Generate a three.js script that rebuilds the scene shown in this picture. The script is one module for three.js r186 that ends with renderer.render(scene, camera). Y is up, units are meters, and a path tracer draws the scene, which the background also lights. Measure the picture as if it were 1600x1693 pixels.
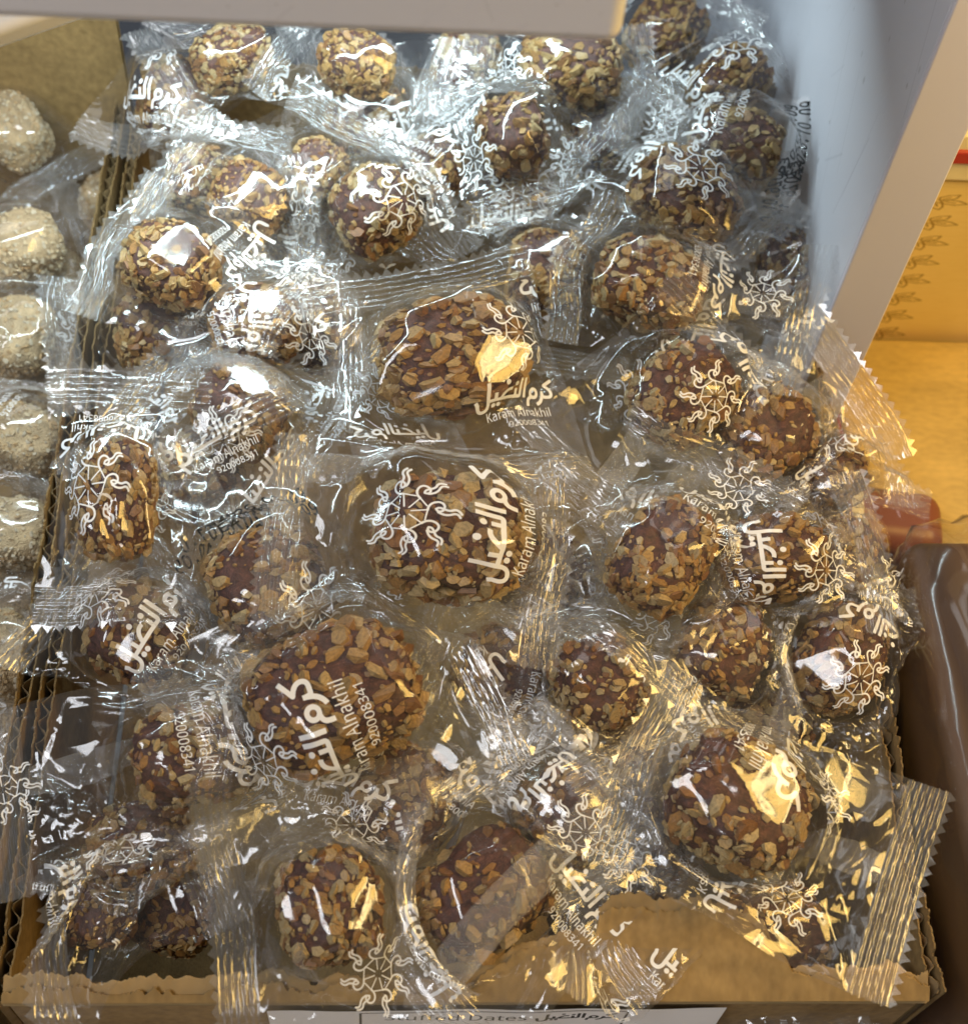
import * as THREE from 'three';
import { RectAreaLightUniformsLib } from 'three/addons/lights/RectAreaLightUniformsLib.js';
import { ConvexGeometry } from 'three/addons/geometries/ConvexGeometry.js';
import { RoundedBoxGeometry } from 'three/addons/geometries/RoundedBoxGeometry.js';
import { ImprovedNoise } from 'three/addons/math/ImprovedNoise.js';
import { mergeGeometries, mergeVertices } from 'three/addons/utils/BufferGeometryUtils.js';

// ------------------------------------------------------------------ camera, light, exposure
RectAreaLightUniformsLib.init();
const scene = new THREE.Scene();
scene.background = new THREE.Color().setRGB(0.05, 0.055, 0.065);          // the dim, even light of the shop around
const renderer = new THREE.WebGLRenderer({ antialias: true });
renderer.toneMapping = THREE.LinearToneMapping;
renderer.toneMappingExposure = 1.06;
renderer.shadowMap.enabled = true;

const V = (x, y, z) => new THREE.Vector3(x, y, z);
const RIM = 0.08;                                                          // height of the carton's rim
const PW = 1600, PH = 1693, FPX = 2400;                                    // photograph's size and its lens in pixels
const camera = new THREE.PerspectiveCamera(2 * Math.atan(PH / 2 / FPX) * 180 / Math.PI, PW / PH, 0.01, 20);
{
  const pitch = 57 * Math.PI / 180, dist = 0.36;
  camera.position.set(0, RIM + dist * Math.sin(pitch), dist * Math.cos(pitch));
  camera.rotation.order = 'YXZ';
  camera.rotation.set(-pitch, 0, 7 * Math.PI / 180);
  camera.focus = 0.325; camera.userData.fStop = 20;
  camera.updateMatrixWorld(true);
}
function lamp(name, w, h, pos, target, color, power, label, glow, thick = 0.012) {   // a lamp: housing, glowing face, and its light just in front
  const g = new THREE.Group(); g.name = name; scene.add(g);
  g.position.copy(pos); g.lookAt(target);
  g.userData = { label, category: 'lamp' };
  const col = new THREE.Color().setRGB(...color);
  const housing = new THREE.Mesh(new RoundedBoxGeometry(w + 0.01, h + 0.01, thick, 2, 0.002), new THREE.MeshStandardMaterial({ color: 0xd8d8d8, roughness: 0.5 }));
  housing.name = 'housing'; housing.position.z = -thick / 2 - 0.002; g.add(housing);
  const face = new THREE.Mesh(new THREE.PlaneGeometry(w, h), new THREE.MeshStandardMaterial({ color: 0xffffff, emissive: col, emissiveIntensity: glow }));
  face.name = 'led_face'; face.position.z = 0; g.add(face);
  const l = new THREE.RectAreaLight(col, power, w, h); l.position.z = 0.003; l.lookAt(g.localToWorld(V(0, 0, 1))); l.rotation.set(0, Math.PI, 0);
  l.castShadow = true; g.add(l);
  return g;
}

// ------------------------------------------------------------------ helpers
let seed = 7;
const rnd = () => { seed = (seed + 0x6d2b79f5) | 0; let t = Math.imul(seed ^ (seed >>> 15), 1 | seed); t = (t + Math.imul(t ^ (t >>> 7), 61 | t)) ^ t; return ((t ^ (t >>> 14)) >>> 0) / 4294967296; };
const rr = (a, b) => a + (b - a) * rnd();
const perlin = new ImprovedNoise(), noise = (x, y, z) => perlin.noise(x + 11.3, y + 5.7, z + 31.1);
const fbm = (x, y, z, n = 4) => { let s = 0, a = 1, t = 0; for (let i = 0; i < n; i++) { s += a * noise(x, y, z); t += a; x = x * 2.03 + 7.1; y = y * 2.03 + 3.3; z = z * 2.03 + 1.7; a *= 0.5; } return s / t; };
const smooth = (a, b, x) => { const t = Math.min(1, Math.max(0, (x - a) / (b - a))); return t * t * (3 - 2 * t); };
const names = {};
const numbered = (n) => { const k = names[n] = (names[n] ?? -1) + 1; return k ? n + '_' + String(k).padStart(3, '0') : n; };
function mesh(name, geometry, material, parent) { const m = new THREE.Mesh(geometry, material); m.name = name; m.castShadow = m.receiveShadow = true; parent.add(m); return m; }
function thing(name, label, category, group, position) {
  const o = new THREE.Group(); o.name = numbered(name); scene.add(o); if (position) o.position.copy(position);
  o.userData = { label, category }; if (group) o.userData.group = group;
  return o;
}
const ray = (px, py) => V((px - PW / 2) / FPX, -(py - PH / 2) / FPX, -1).transformDirection(camera.matrixWorld);
const at = (px, py, y) => { const d = ray(px, py); return camera.position.clone().addScaledVector(d, (y - camera.position.y) / d.y); };               // a pixel on the level y
const atPlane = (px, py, p, n) => { const d = ray(px, py); return camera.position.clone().addScaledVector(d, p.clone().sub(camera.position).dot(n) / d.dot(n)); };
function dataTexture(w, h, f, srgb, repeat) {
  const d = new Uint8Array(w * h * 4);
  for (let y = 0; y < h; y++) for (let x = 0; x < w; x++) { const c = f(x / w, y / h, x, y), o = (y * w + x) * 4; d[o] = c[0]; d[o + 1] = c[1]; d[o + 2] = c[2]; d[o + 3] = 255; }
  const t = new THREE.DataTexture(d, w, h); t.magFilter = t.minFilter = THREE.LinearFilter; t.wrapS = t.wrapT = THREE.RepeatWrapping; if (srgb) t.colorSpace = THREE.SRGBColorSpace; if (repeat) t.repeat.set(...repeat); t.needsUpdate = true;
  return t;
}
function canvas(w, h, draw) { const c = document.createElement('canvas'); c.width = w; c.height = h; draw(c.getContext('2d')); return c; }
function canvasTexture(c, srgb) { const t = new THREE.CanvasTexture(c); t.wrapS = t.wrapT = THREE.RepeatWrapping; if (srgb) t.colorSpace = THREE.SRGBColorSpace; return t; }

// ------------------------------------------------------------------ the print on the film
const TILE_W = 0.100, TILE_H = 0.062, PXMM = 20;
function arabicName(g) {                                                   // the name in Arabic lettering, drawn in millimetres, baseline y = 0, y up, 38 mm long
  g.lineWidth = 1.4; g.lineCap = 'butt'; g.lineJoin = 'round';
  const path = (f) => { g.beginPath(); f(); g.stroke(); }, dot = (x, y) => { g.beginPath(); g.arc(x, y, 0.95, 0, 7); g.fill(); };
  path(() => { g.moveTo(37.8, 8.4); g.lineTo(33.4, 5.6); g.quadraticCurveTo(36.8, 4.4, 36.6, 2.2); g.quadraticCurveTo(36.4, 0.7, 34.6, 0.7); g.lineTo(33, 0.7); g.quadraticCurveTo(32.4, 0.7, 32.2, 2.6); });
  path(() => { g.moveTo(32.2, 3.2); g.quadraticCurveTo(32.2, -1.4, 28.9, -2.6); });
  path(() => { g.ellipse(27.6, 1.9, 1.7, 1.7, 0, 0, 7); });
  path(() => { g.moveTo(27.2, 0.4); g.quadraticCurveTo(25.2, 0.2, 24.8, -1.0); g.quadraticCurveTo(24.5, -2.4, 24.6, -3.4); });
  path(() => { g.moveTo(22.6, 8); g.lineTo(22.6, 0); });
  path(() => { g.moveTo(20.2, 8); g.lineTo(20.2, 1.6); g.quadraticCurveTo(20.2, 0.7, 19.2, 0.7); g.lineTo(6, 0.7); });
  path(() => { g.moveTo(17.6, 3.9); g.lineTo(17.6, 0.7); }); dot(17.6, 6);
  path(() => { g.moveTo(15.6, 4.2); g.quadraticCurveTo(12.6, 5.0, 10.8, 0.7); }); dot(12.8, 7.2);
  path(() => { g.moveTo(8.6, 3.9); g.lineTo(8.6, 0.7); }); dot(7.7, -1.6); dot(9.9, -1.6);
  path(() => { g.moveTo(5.4, 8); g.lineTo(5.4, -0.6); g.quadraticCurveTo(5.2, -3.2, 2.8, -3.2); g.quadraticCurveTo(0.6, -3.2, 0.9, 0.6); g.lineTo(0.4, 1.9); });
}
function emblem(g, R) {                                                    // the eight-armed curled star
  g.lineCap = 'round'; g.lineJoin = 'round';
  for (let k = 0; k < 8; k++) {
    g.save(); g.rotate(k * Math.PI / 4 + 0.1); g.scale(R, R);
    g.lineWidth = 0.03;
    g.beginPath(); g.moveTo(0, 0.12); g.lineTo(0, 0.42); g.stroke();
    g.beginPath(); g.moveTo(0, 0.42); g.lineTo(0.22, 0.36); g.stroke();
    g.lineWidth = 0.046;
    g.beginPath(); g.moveTo(0, 0.42); g.bezierCurveTo(-0.22, 0.44, -0.24, 0.72, -0.06, 0.72); g.bezierCurveTo(0.06, 0.72, 0.08, 0.58, -0.02, 0.57); g.stroke();
    g.beginPath(); g.moveTo(-0.02, 0.57); g.bezierCurveTo(-0.10, 0.66, 0.08, 0.74, 0.03, 0.86); g.bezierCurveTo(0.01, 0.93, 0.06, 0.97, 0.12, 1.0); g.stroke();
    g.beginPath(); g.moveTo(0.06, 0.60); g.bezierCurveTo(0.12, 0.68, 0.15, 0.74, 0.11, 0.86); g.bezierCurveTo(0.10, 0.92, 0.13, 0.95, 0.19, 0.97); g.stroke();
    g.restore();
  }
}
function logo(g, cx, cy) {                                                 // emblem above, three lines of writing below; millimetres, y up
  g.save(); g.translate(cx, cy); g.scale(0.57, 0.57);
  g.save(); g.translate(0, 12.5); emblem(g, 13.6); g.restore();
  g.save(); g.translate(-19, -12); arabicName(g); g.restore();
  g.scale(1, -1); g.textAlign = 'center';
  g.font = '5.4px sans-serif'; g.save(); g.scale(30 / g.measureText('Karam Alnakhil').width, 1); g.fillText('Karam Alnakhil', 0, 20.3); g.restore();
  g.font = '3.9px sans-serif'; g.fillText('920008341', 3, 24.6);
  g.restore();
}
function print(paper, ink, stamp, ghost) {
  return canvas(TILE_W * 1e3 * PXMM, TILE_H * 1e3 * PXMM, (g) => {
    g.fillStyle = paper; g.fillRect(0, 0, 1e4, 1e4);
    if (ghost) for (let k = 0; k < 26000; k++) { const v = 236 + Math.floor(19 * rnd()); g.fillStyle = `rgba(${v},${v},${v},0.5)`; const s = rr(2, 26); g.fillRect(rnd() * 1720, rnd() * 1120, s, rr(1, 5)); }
    g.scale(PXMM, PXMM);
    g.fillStyle = g.strokeStyle = ink;
    for (const [x, y] of [[25, 31], [75, 0], [75, 62]]) { g.save(); g.translate(0, 62); g.scale(1, -1); logo(g, x, y); g.restore(); }
    if (stamp) { g.fillStyle = stamp; g.font = 'bold 4.6px monospace'; { g.save(); g.translate(62, 30); g.scale(0.85, 1.25); g.fillText('P2026.01.09', 0, 0); g.fillText('E2026.10.09', 1.5, 3.7); g.restore(); } }
  });
}
const INK = '#f2f2f2';
const printColor = canvasTexture(print('#fdfdfd', INK), true), printClear = canvasTexture(print('#fcfcfc', '#343434', null, false));
const stampColor = canvasTexture(print('#fdfdfd', INK, '#0c0c0c'), true), stampClear = canvasTexture(print('#fcfcfc', '#343434', '#080808', false));
const knurl = dataTexture(64, 64, (u, v) => { const s = 127 + 127 * Math.sin(u * 2 * Math.PI * 2) * Math.sin(v * 2 * Math.PI * 2); return [s, s, s]; }, false, [1, 1]);

// ------------------------------------------------------------------ materials
const film = (map, clear, extra = {}) => new THREE.MeshPhysicalMaterial({ color: 0xffffff, map, transmission: 1, transmissionMap: clear, thickness: 0, roughness: 0.1, ior: 1.54, side: THREE.DoubleSide, ...extra });
const M = {
  film: film(printColor, printClear), stamped: film(stampColor, stampClear),
  seal: film(printColor, printClear, { transmission: 0.95, roughness: 0.12, ior: 1.72 }),
  fin: film(null, null, { bumpMap: knurl, bumpScale: 0.0003, transmission: 0.92, roughness: 0.16, ior: 1.9 }),
};

// ------------------------------------------------------------------ wrapped sweets
// Coarse cloth: a flat tube of film, sealed at both ends, is stretched over the sweet inside it and laid over the sweets around it.
const STEP = 0.00125, SEAL = 7;
const laid = new Float32Array(500 * 500).fill(-1), cell = (x, z) => Math.min(499, Math.max(0, Math.floor(x * 1e3 + 250))) * 500 + Math.min(499, Math.max(0, Math.floor(z * 1e3 + 290)));   // highest film so far, millimetre by millimetre
function simulate(o, others) {
  const NL = Math.round(o.L / STEP), NW = Math.round(o.W / STEP), cols = NW + 1, rows = NL + 1;
  const ids = [new Int32Array(rows * cols), new Int32Array(rows * cols)];
  let n = 0;
  const joined = (i, j) => i <= SEAL || i >= NL - SEAL || j === 0 || j === NW;
  for (let i = 0; i < rows; i++) for (let j = 0; j < cols; j++) { ids[0][i * cols + j] = n++; ids[1][i * cols + j] = joined(i, j) ? n - 1 : n++; }
  const p = new Float32Array(n * 3), q = new Float32Array(n * 3), sheet = new Int8Array(n);
  const { P, X, Y, Z } = o, sd = o.seed * 13.7;
  const folds = [0, 1].map(() => Array.from({ length: 11 }, () => { const a = rnd() * 3.1416; return [rr(-0.5, 0.5) * o.L, rr(-0.5, 0.5) * o.W, rr(0.012, 0.034), Math.cos(a), Math.sin(a), rr(0.1, 0.36) * (rnd() < 0.5 ? -1 : 1)]; }));
  for (let k = 0; k < 2; k++) for (let i = 0; i < rows; i++) for (let j = 0; j < cols; j++) {
    const id = ids[k][i * cols + j]; if (k && joined(i, j)) continue;
    const x = (i - NL / 2) * STEP - o.off, y = (j - NW / 2) * STEP - o.offY;
    let z = joined(i, j) ? 0 : k ? -0.0006 : 0.0006; sheet[id] = joined(i, j) ? 0 : k ? -1 : 1;
    z += 0.0005 * fbm(x * 70 + sd, y * 70, k * 3 + sd, 3);
    if (!joined(i, j)) for (const f of folds[k]) { const ex = x - f[0], ey = y - f[1], q2 = 1 - (ex * ex + ey * ey) / (f[2] * f[2]); if (q2 > 0) z += f[5] * Math.max(0, f[2] * 0.3 - Math.abs(ex * f[3] + ey * f[4])) * q2; }
    const e = x > 0 ? o.bendA : o.bendB, m = Math.max(0, Math.abs(x) - o.a * 0.9);
    z += e * m * m / 0.02 + o.bendY * y * y / 0.02;
    const xs = x > 0 ? Math.min(x, x - 0.15 * Math.abs(e) * m) : x;
    for (let c = 0; c < 3; c++) p[id * 3 + c] = P[c] + X[c] * xs + Y[c] * y + Z[c] * z;
  }
  q.set(p);
  const A = [], B = [], R = [], K = [];
  const link = (a, b, r, kind) => { if (a !== b) { A.push(a); B.push(b); R.push(r); K.push(kind); } };
  for (let k = 0; k < 2; k++) for (let i = 0; i < rows; i++) for (let j = 0; j < cols; j++) {
    const at = (a, b) => ids[k][a * cols + b], me = at(i, j), dup = k && joined(i, j), stiff = i <= SEAL || i >= NL - SEAL;
    if (i < NL && !(dup && joined(i + 1, j))) link(me, at(i + 1, j), STEP, 0);
    if (j < NW && !(dup && joined(i, j + 1))) link(me, at(i, j + 1), STEP, 0);
    if (i < NL && j < NW && !(dup && joined(i + 1, j + 1))) { link(me, at(i + 1, j + 1), STEP * 1.4142, 1); link(at(i + 1, j), at(i, j + 1), STEP * 1.4142, 1); }
    if (i < NL - 2 && !(dup && joined(i + 3, j))) link(me, at(i + 3, j), STEP * 3, stiff ? 3 : 2);
    if (j < NW - 2 && !(dup && joined(i, j + 3))) link(me, at(i, j + 3), STEP * 3, stiff ? 3 : 2);
  }
  const a_ = Int32Array.from(A), b_ = Int32Array.from(B), r_ = Float32Array.from(R), k_ = Int8Array.from(K), T = o.iterations ?? 70;
  const reach = o.L * 0.75 + 0.02, near = others.filter((c) => c !== o && Math.hypot(c.P[0] - P[0], c.P[1] - P[1], c.P[2] - P[2]) < reach + 0.02);
  const facets = Array.from({ length: 46 }, () => { const z = rr(-1, 1), a = rnd() * 6.2832, r = Math.sqrt(1 - z * z); return [r * Math.cos(a), r * Math.sin(a), z, rr(0.95, 1.02)]; }).concat([[1, 0, 0, 0.95], [-1, 0, 0, 0.95], [0, 1, 0, 0.93], [0, -1, 0, 0.93], [0.2, 0.1, 0.97, 0.95], [-0.1, 0.15, -0.98, 0.95]]);
  const inside = (c, id, grow, own) => {
    const dx = p[id * 3] - c.P[0], dy = p[id * 3 + 1] - c.P[1], dz = p[id * 3 + 2] - c.P[2], g = own ? 0.0021 : 0.0016;
    const u = dx * c.X[0] + dy * c.X[1] + dz * c.X[2], v = dx * c.Y[0] + dy * c.Y[1] + dz * c.Y[2], w = dx * c.Z[0] + dy * c.Z[1] + dz * c.Z[2];
    const a = (c.a + g) * grow, b = (c.b + g) * grow, d = (c.c + g) * (own ? grow : 1), e0 = Math.sqrt(u * u / (a * a) + v * v / (b * b) + w * w / (d * d));
    let s = e0;
    if (own && e0 < 1.3 && e0 > 1e-4) { s = e0 * 0.86; for (const f of facets) s = Math.max(s, (f[0] * u / a + f[1] * v / b + f[2] * w / d) / f[3]); }
    if (s >= 1 || s < 1e-4) return;
    let U = u / s, Vv = v / s, W = w / s;
    if (own && sheet[id] && (grow < 0.9 || w * sheet[id] < 0)) {                                                // the sheets stay on their own side of the sweet
      const f = Math.sqrt(Math.max(0, 1 - u * u / (a * a) - v * v / (b * b))) * d, m = 0.7;
      if (f > 0.001) { U = u * m + U * (1 - m); Vv = v * m + Vv * (1 - m); W = sheet[id] * f * m + W * (1 - m); }
    }
    for (let e = 0; e < 3; e++) p[id * 3 + e] = c.P[e] + c.X[e] * U + c.Y[e] * Vv + c.Z[e] * W;
  };
  for (let t = 0; t < T; t++) {
    const grow = Math.min(1, 0.35 + 0.65 * t / (T * 0.45)), fall = t < T - 12 ? o.fall ?? 0.00003 : 0;
    for (let i = 0; i < n; i++) for (let c = 0; c < 3; c++) { const x = p[i * 3 + c], v = (x - q[i * 3 + c]) * 0.55; q[i * 3 + c] = x; p[i * 3 + c] = x + v - (c === 1 ? fall : 0); }
    for (let pass = 0; pass < 3; pass++) for (let m = 0; m < a_.length; m++) {
      const a = a_[m] * 3, b = b_[m] * 3, dx = p[b] - p[a], dy = p[b + 1] - p[a + 1], dz = p[b + 2] - p[a + 2], d = Math.sqrt(dx * dx + dy * dy + dz * dz) + 1e-9, kind = k_[m];
      let f = d - r_[m];
      if (kind >= 2) { f = d - r_[m] * 0.985; if (f > 0) continue; f *= kind === 3 ? 0.35 : 0.1; } else f *= f > 0 ? (kind ? 0.35 : 0.5) : kind ? 0.05 : 0.25;
      f *= 0.5 * 2 / d * 0.5;
      p[a] += dx * f; p[a + 1] += dy * f; p[a + 2] += dz * f; p[b] -= dx * f; p[b + 1] -= dy * f; p[b + 2] -= dz * f;
    }
    for (let i = 0; i < n; i++) inside(o, i, grow, true);
    if (t > 10) for (const c of near) for (let i = 0; i < n; i++) inside(c, i, 1, false);
    if (o.walls) o.walls(p, n);
    if (t > 6) for (let i = 0; i < n; i++) {                               // the film comes to lie on the packets put down before it
      const h = laid[cell(p[i * 3], p[i * 3 + 2])] + 0.0005 - p[i * 3 + 1];
      if (h > 0 && h < 0.011) p[i * 3 + 1] += Math.min(h, 0.00045);
    }
  }
  for (let i = 0; i < n; i++) for (const [a, b] of [[0, 0], [0.001, 0], [-0.001, 0], [0, 0.001], [0, -0.001]]) { const c = cell(p[i * 3] + a, p[i * 3 + 2] + b); laid[c] = Math.max(laid[c], p[i * 3 + 1]); }
  return { p, ids, NL, NW, rows, cols };
}
function refine(s) {                                                        // halve the grid, cubic between the nodes
  const { p, ids, rows, cols } = s, R = rows * 2 - 1, C = cols * 2 - 1, out = [0, 1].map(() => new Float32Array(R * C * 3));
  for (let k = 0; k < 2; k++) {
    const g = out[k], W = [-1 / 16, 9 / 16, 9 / 16, -1 / 16];
    for (let i = 0; i < rows; i++) for (let j = 0; j < cols; j++) for (let c = 0; c < 3; c++) g[(i * 2 * C + j * 2) * 3 + c] = p[ids[k][i * cols + j] * 3 + c];
    for (let i = 0; i < R; i += 2) for (let j = 1; j < C; j += 2) for (let c = 0; c < 3; c++) { let v = 0; for (let e = 0; e < 4; e++) v += W[e] * g[(i * C + Math.min(C - 1, Math.max(0, j + e * 2 - 3))) * 3 + c]; g[(i * C + j) * 3 + c] = v; }
    for (let i = 1; i < R; i += 2) for (let j = 0; j < C; j++) for (let c = 0; c < 3; c++) { let v = 0; for (let e = 0; e < 4; e++) v += W[e] * g[(Math.min(R - 1, Math.max(0, i + e * 2 - 3)) * C + j) * 3 + c]; g[(i * C + j) * 3 + c] = v; }
  }
  return { g: out, R, C };
}
function crumple(o, g, R, C, seal, step) {                                  // sharp folds in the film, slighter where it lies tight on the sweet
  const va = V(), vb = V(), vc = V();
  for (let k = 0; k < 2; k++) {
    const a = g[k], src = Float32Array.from(a), add = new Float32Array(R * C), lx = (R - 1) * step, ly = (C - 1) * step;
    for (let f = 0; f < (o.fine ? 20 : 8); f++) {
      const t = rnd(), r = rr(0.010, 0.034) * (o.broad ?? 1), an = rnd() * 3.1416, nx = Math.cos(an), ny = Math.sin(an), cx = rnd() * lx, cy = rnd() * ly, amp = (f < 14 ? rr(0.10, 0.30) : rr(0.2, 0.42)) * (rnd() < 0.5 ? -1 : 1) * (o.crumple ?? 1), wid = f < 14 ? r * rr(0.12, 0.34) : rr(0.001, 0.0019);
      for (let i = Math.max(0, Math.floor((cx - r) / step)); i <= Math.min(R - 1, (cx + r) / step); i++) for (let j = Math.max(0, Math.floor((cy - r) / step)); j <= Math.min(C - 1, (cy + r) / step); j++) {
        const x = i * step - cx, y = j * step - cy, q = 1 - (x * x + y * y) / (r * r); if (q > 0) add[i * C + j] += amp * Math.max(0, wid - Math.abs(x * nx + y * ny)) * q;
      }
    }
    for (let i = 0; i < R; i++) for (let j = 0; j < C; j++) {
      const edge = Math.min(1, Math.max(0, Math.min((i - seal) * step, (R - 1 - seal - i) * step, j * step, (C - 1 - j) * step) / 0.003)); if (edge <= 0) continue;
      const at = (r, c, v) => v.fromArray(src, (Math.min(R - 1, Math.max(0, r)) * C + Math.min(C - 1, Math.max(0, c))) * 3);
      const n = at(i + 1, j, va).clone().sub(at(i - 1, j, vb)).cross(at(i, j + 1, vb).sub(at(i, j - 1, vc))).normalize();       // points to +Z
      at(i, j, va);
      const dx = va.x - o.P[0], dy = va.y - o.P[1], dz = va.z - o.P[2], e = (c) => dx * c[0] + dy * c[1] + dz * c[2], s = Math.sqrt((e(o.X) / o.a) ** 2 + (e(o.Y) / o.b) ** 2 + (e(o.Z) / o.c) ** 2), tight = smooth(1.05, 1.5, s);
      let h = add[i * C + j] * (0.25 + 0.75 * tight) * edge; if (tight < 0.5) h = Math.abs(h) * (k ? -1 : 1);
      for (let c = 0; c < 3; c++) a[(i * C + j) * 3 + c] = src[(i * C + j) * 3 + c] + n.getComponent(c) * h;
    }
  }
}
function wrapperParts(o, s) {
  const { p, ids, NL, NW, cols } = s, dir = o.uv[2];
  let [uo, vo] = o.uv;
  if (o.logo) { const [lx, ly, k, tu] = o.logo, y = ly / 1e3 + o.offY + o.W / 2; uo = tu + dir * (k ? o.W - y : y) / TILE_W; vo = 0.5 - dir * (lx / 1e3 + o.off + o.L / 2) / TILE_H; }
  const pos = [], uv = [], idx = [];
  const uvAt = (k, x, y) => { const yy = k ? o.W - y : y; return [uo - dir * yy / TILE_W, vo + dir * x / TILE_H]; };
  const fine = o.fine ? refine(s) : { g: [0, 1].map((k) => { const g = new Float32Array(s.rows * cols * 3); for (let i = 0; i < s.rows * cols; i++) for (let c = 0; c < 3; c++) g[i * 3 + c] = p[ids[k][i] * 3 + c]; return g; }), R: s.rows, C: cols };
  const F = o.fine ? 2 : 1, step = STEP / F, { g: grid, R: GR, C: GC } = fine;
  const gap = (e) => Math.hypot(grid[0][e * 3] - grid[1][e * 3], grid[0][e * 3 + 1] - grid[1][e * 3 + 1], grid[0][e * 3 + 2] - grid[1][e * 3 + 2]), pressed = new Uint8Array(GR * GC);   // where the two sheets cling together, one sheet of film stands for both
  if (o.seed > 7 && o.Z[1] > 0) for (let e = 0; e < GR * GC; e++) pressed[e] = gap(e) < (o.fine ? 0.0034 : 0.0055) ? 1 : 0;
  crumple(o, grid, GR, GC, SEAL * F, step);
  for (let k = 0; k < 2; k++) {
    const base = pos.length / 3, r0 = SEAL * F, r1 = GR - 1 - SEAL * F;
    for (let i = r0; i <= r1; i++) for (let j = 0; j < GC; j++) { const e = (i * GC + j) * 3; pos.push(grid[k][e], grid[k][e + 1], grid[k][e + 2]); uv.push(...uvAt(k, i * step, j * step)); }
    for (let i = 0; i < r1 - r0; i++) for (let j = 0; j < GC - 1; j++) {
      const a = base + i * GC + j, b = a + 1, c = a + GC, d = c + 1;
      const g0 = (r0 + i) * GC + j; if (k && pressed[g0] && pressed[g0 + 1] && pressed[g0 + GC] && pressed[g0 + GC + 1]) continue;
      const t = (i + j) & 1 ? [a, c, b, b, c, d] : [a, c, d, a, d, b];
      if (k) idx.push(t[0], t[2], t[1], t[3], t[5], t[4]); else idx.push(...t);
    }
  }
  const make = (P, U, I) => { const g = new THREE.BufferGeometry(); g.setAttribute('position', new THREE.Float32BufferAttribute(P, 3)); g.setAttribute('uv', new THREE.Float32BufferAttribute(U, 2)); g.setIndex(I); g.computeVertexNormals(); return g; };
  const body = make(pos, uv, idx);
  const get = (k, i, j, v) => { const id = ids[k][i * cols + j] * 3; return v.set(p[id], p[id + 1], p[id + 2]); };
  const va = V(), vb = V(), vc = V(), vd = V(), nn = V();
  // end seals: ridges along the seal and a toothed outer edge
  const seals = [0, 1].map((end) => {
    const P = [], U = [], I = [], SUB = 5, R = SEAL * SUB;
    for (let r = 0; r <= R; r++) for (let j = 0; j < cols; j++) {
      const f = r / SUB, i0 = Math.min(SEAL - 1, Math.floor(f)), w = f - i0, row = (i) => end ? NL - SEAL + i : SEAL - i;
      get(0, row(i0), j, va); get(0, row(i0 + 1), j, vb); get(0, row(i0), Math.min(NW, j + 1), vc); get(0, row(i0), Math.max(0, j - 1), vd);
      const along = vb.clone().sub(va); nn.crossVectors(along, vc.sub(vd)).normalize();
      va.lerp(vb, w);
      const ridge = r < 2 || r > R - 3 ? 0 : 0.00042 * Math.sin(r / R * Math.PI * 2 * 6) * (0.8 + 0.9 * noise(j * 0.45, f * 0.5, o.seed)) + 0.00007 * Math.sin(j * 1.9 + r);
      va.addScaledVector(nn, ridge);
      if (r === R) va.addScaledVector(along.normalize(), (j & 1 ? 0.0017 * (0.55 + 0.75 * Math.abs(noise(j * 0.7, o.seed * 3.1, end))) : -0.0003 * (1 + 2 * noise(j * 0.31, o.seed, end))));
      P.push(va.x, va.y, va.z); U.push(...uvAt(0, (end ? NL - SEAL + f : SEAL - f) * STEP, j * STEP));
    }
    for (let r = 0; r < R; r++) for (let j = 0; j < NW; j++) { const a = r * cols + j, b = a + 1, c = a + cols, d = c + 1; I.push(a, c, b, b, c, d); }
    return make(P, U, I);
  });
  // back seam: a fin lying on the back sheet
  const P = [], U = [], I = [], FW = 6, c0 = Math.round(NW * (o.fin ?? 0.5)), C = FW * 2 + 1;
  for (let i = SEAL; i <= NL - SEAL; i++) for (let k = 0; k < C; k++) {
    const f = k / 2, j = Math.min(NW - 1, c0 + Math.floor(f)), w = f - Math.floor(f);
    get(1, i, j, va); get(1, i, Math.min(NW, j + 1), vb); get(1, Math.min(NL, i + 1), j, vc);
    nn.crossVectors(vb.clone().sub(va), vc.sub(va)).normalize(); va.lerp(vb, w);
    va.addScaledVector(nn, (k ? 0.0005 + 0.0012 * (k / C) * (0.5 + noise(i * 0.12, o.seed, k * 0.05)) : 0));
    P.push(va.x, va.y, va.z); U.push(k / 2, i);
  }
  for (let i = 0; i < NL - 2 * SEAL; i++) for (let k = 0; k < C - 1; k++) { const a = i * C + k, b = a + 1, c = a + C, d = c + 1; I.push(a, c, b, b, c, d); }
  return { body, seals, fin: make(P, U, I) };
}

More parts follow.
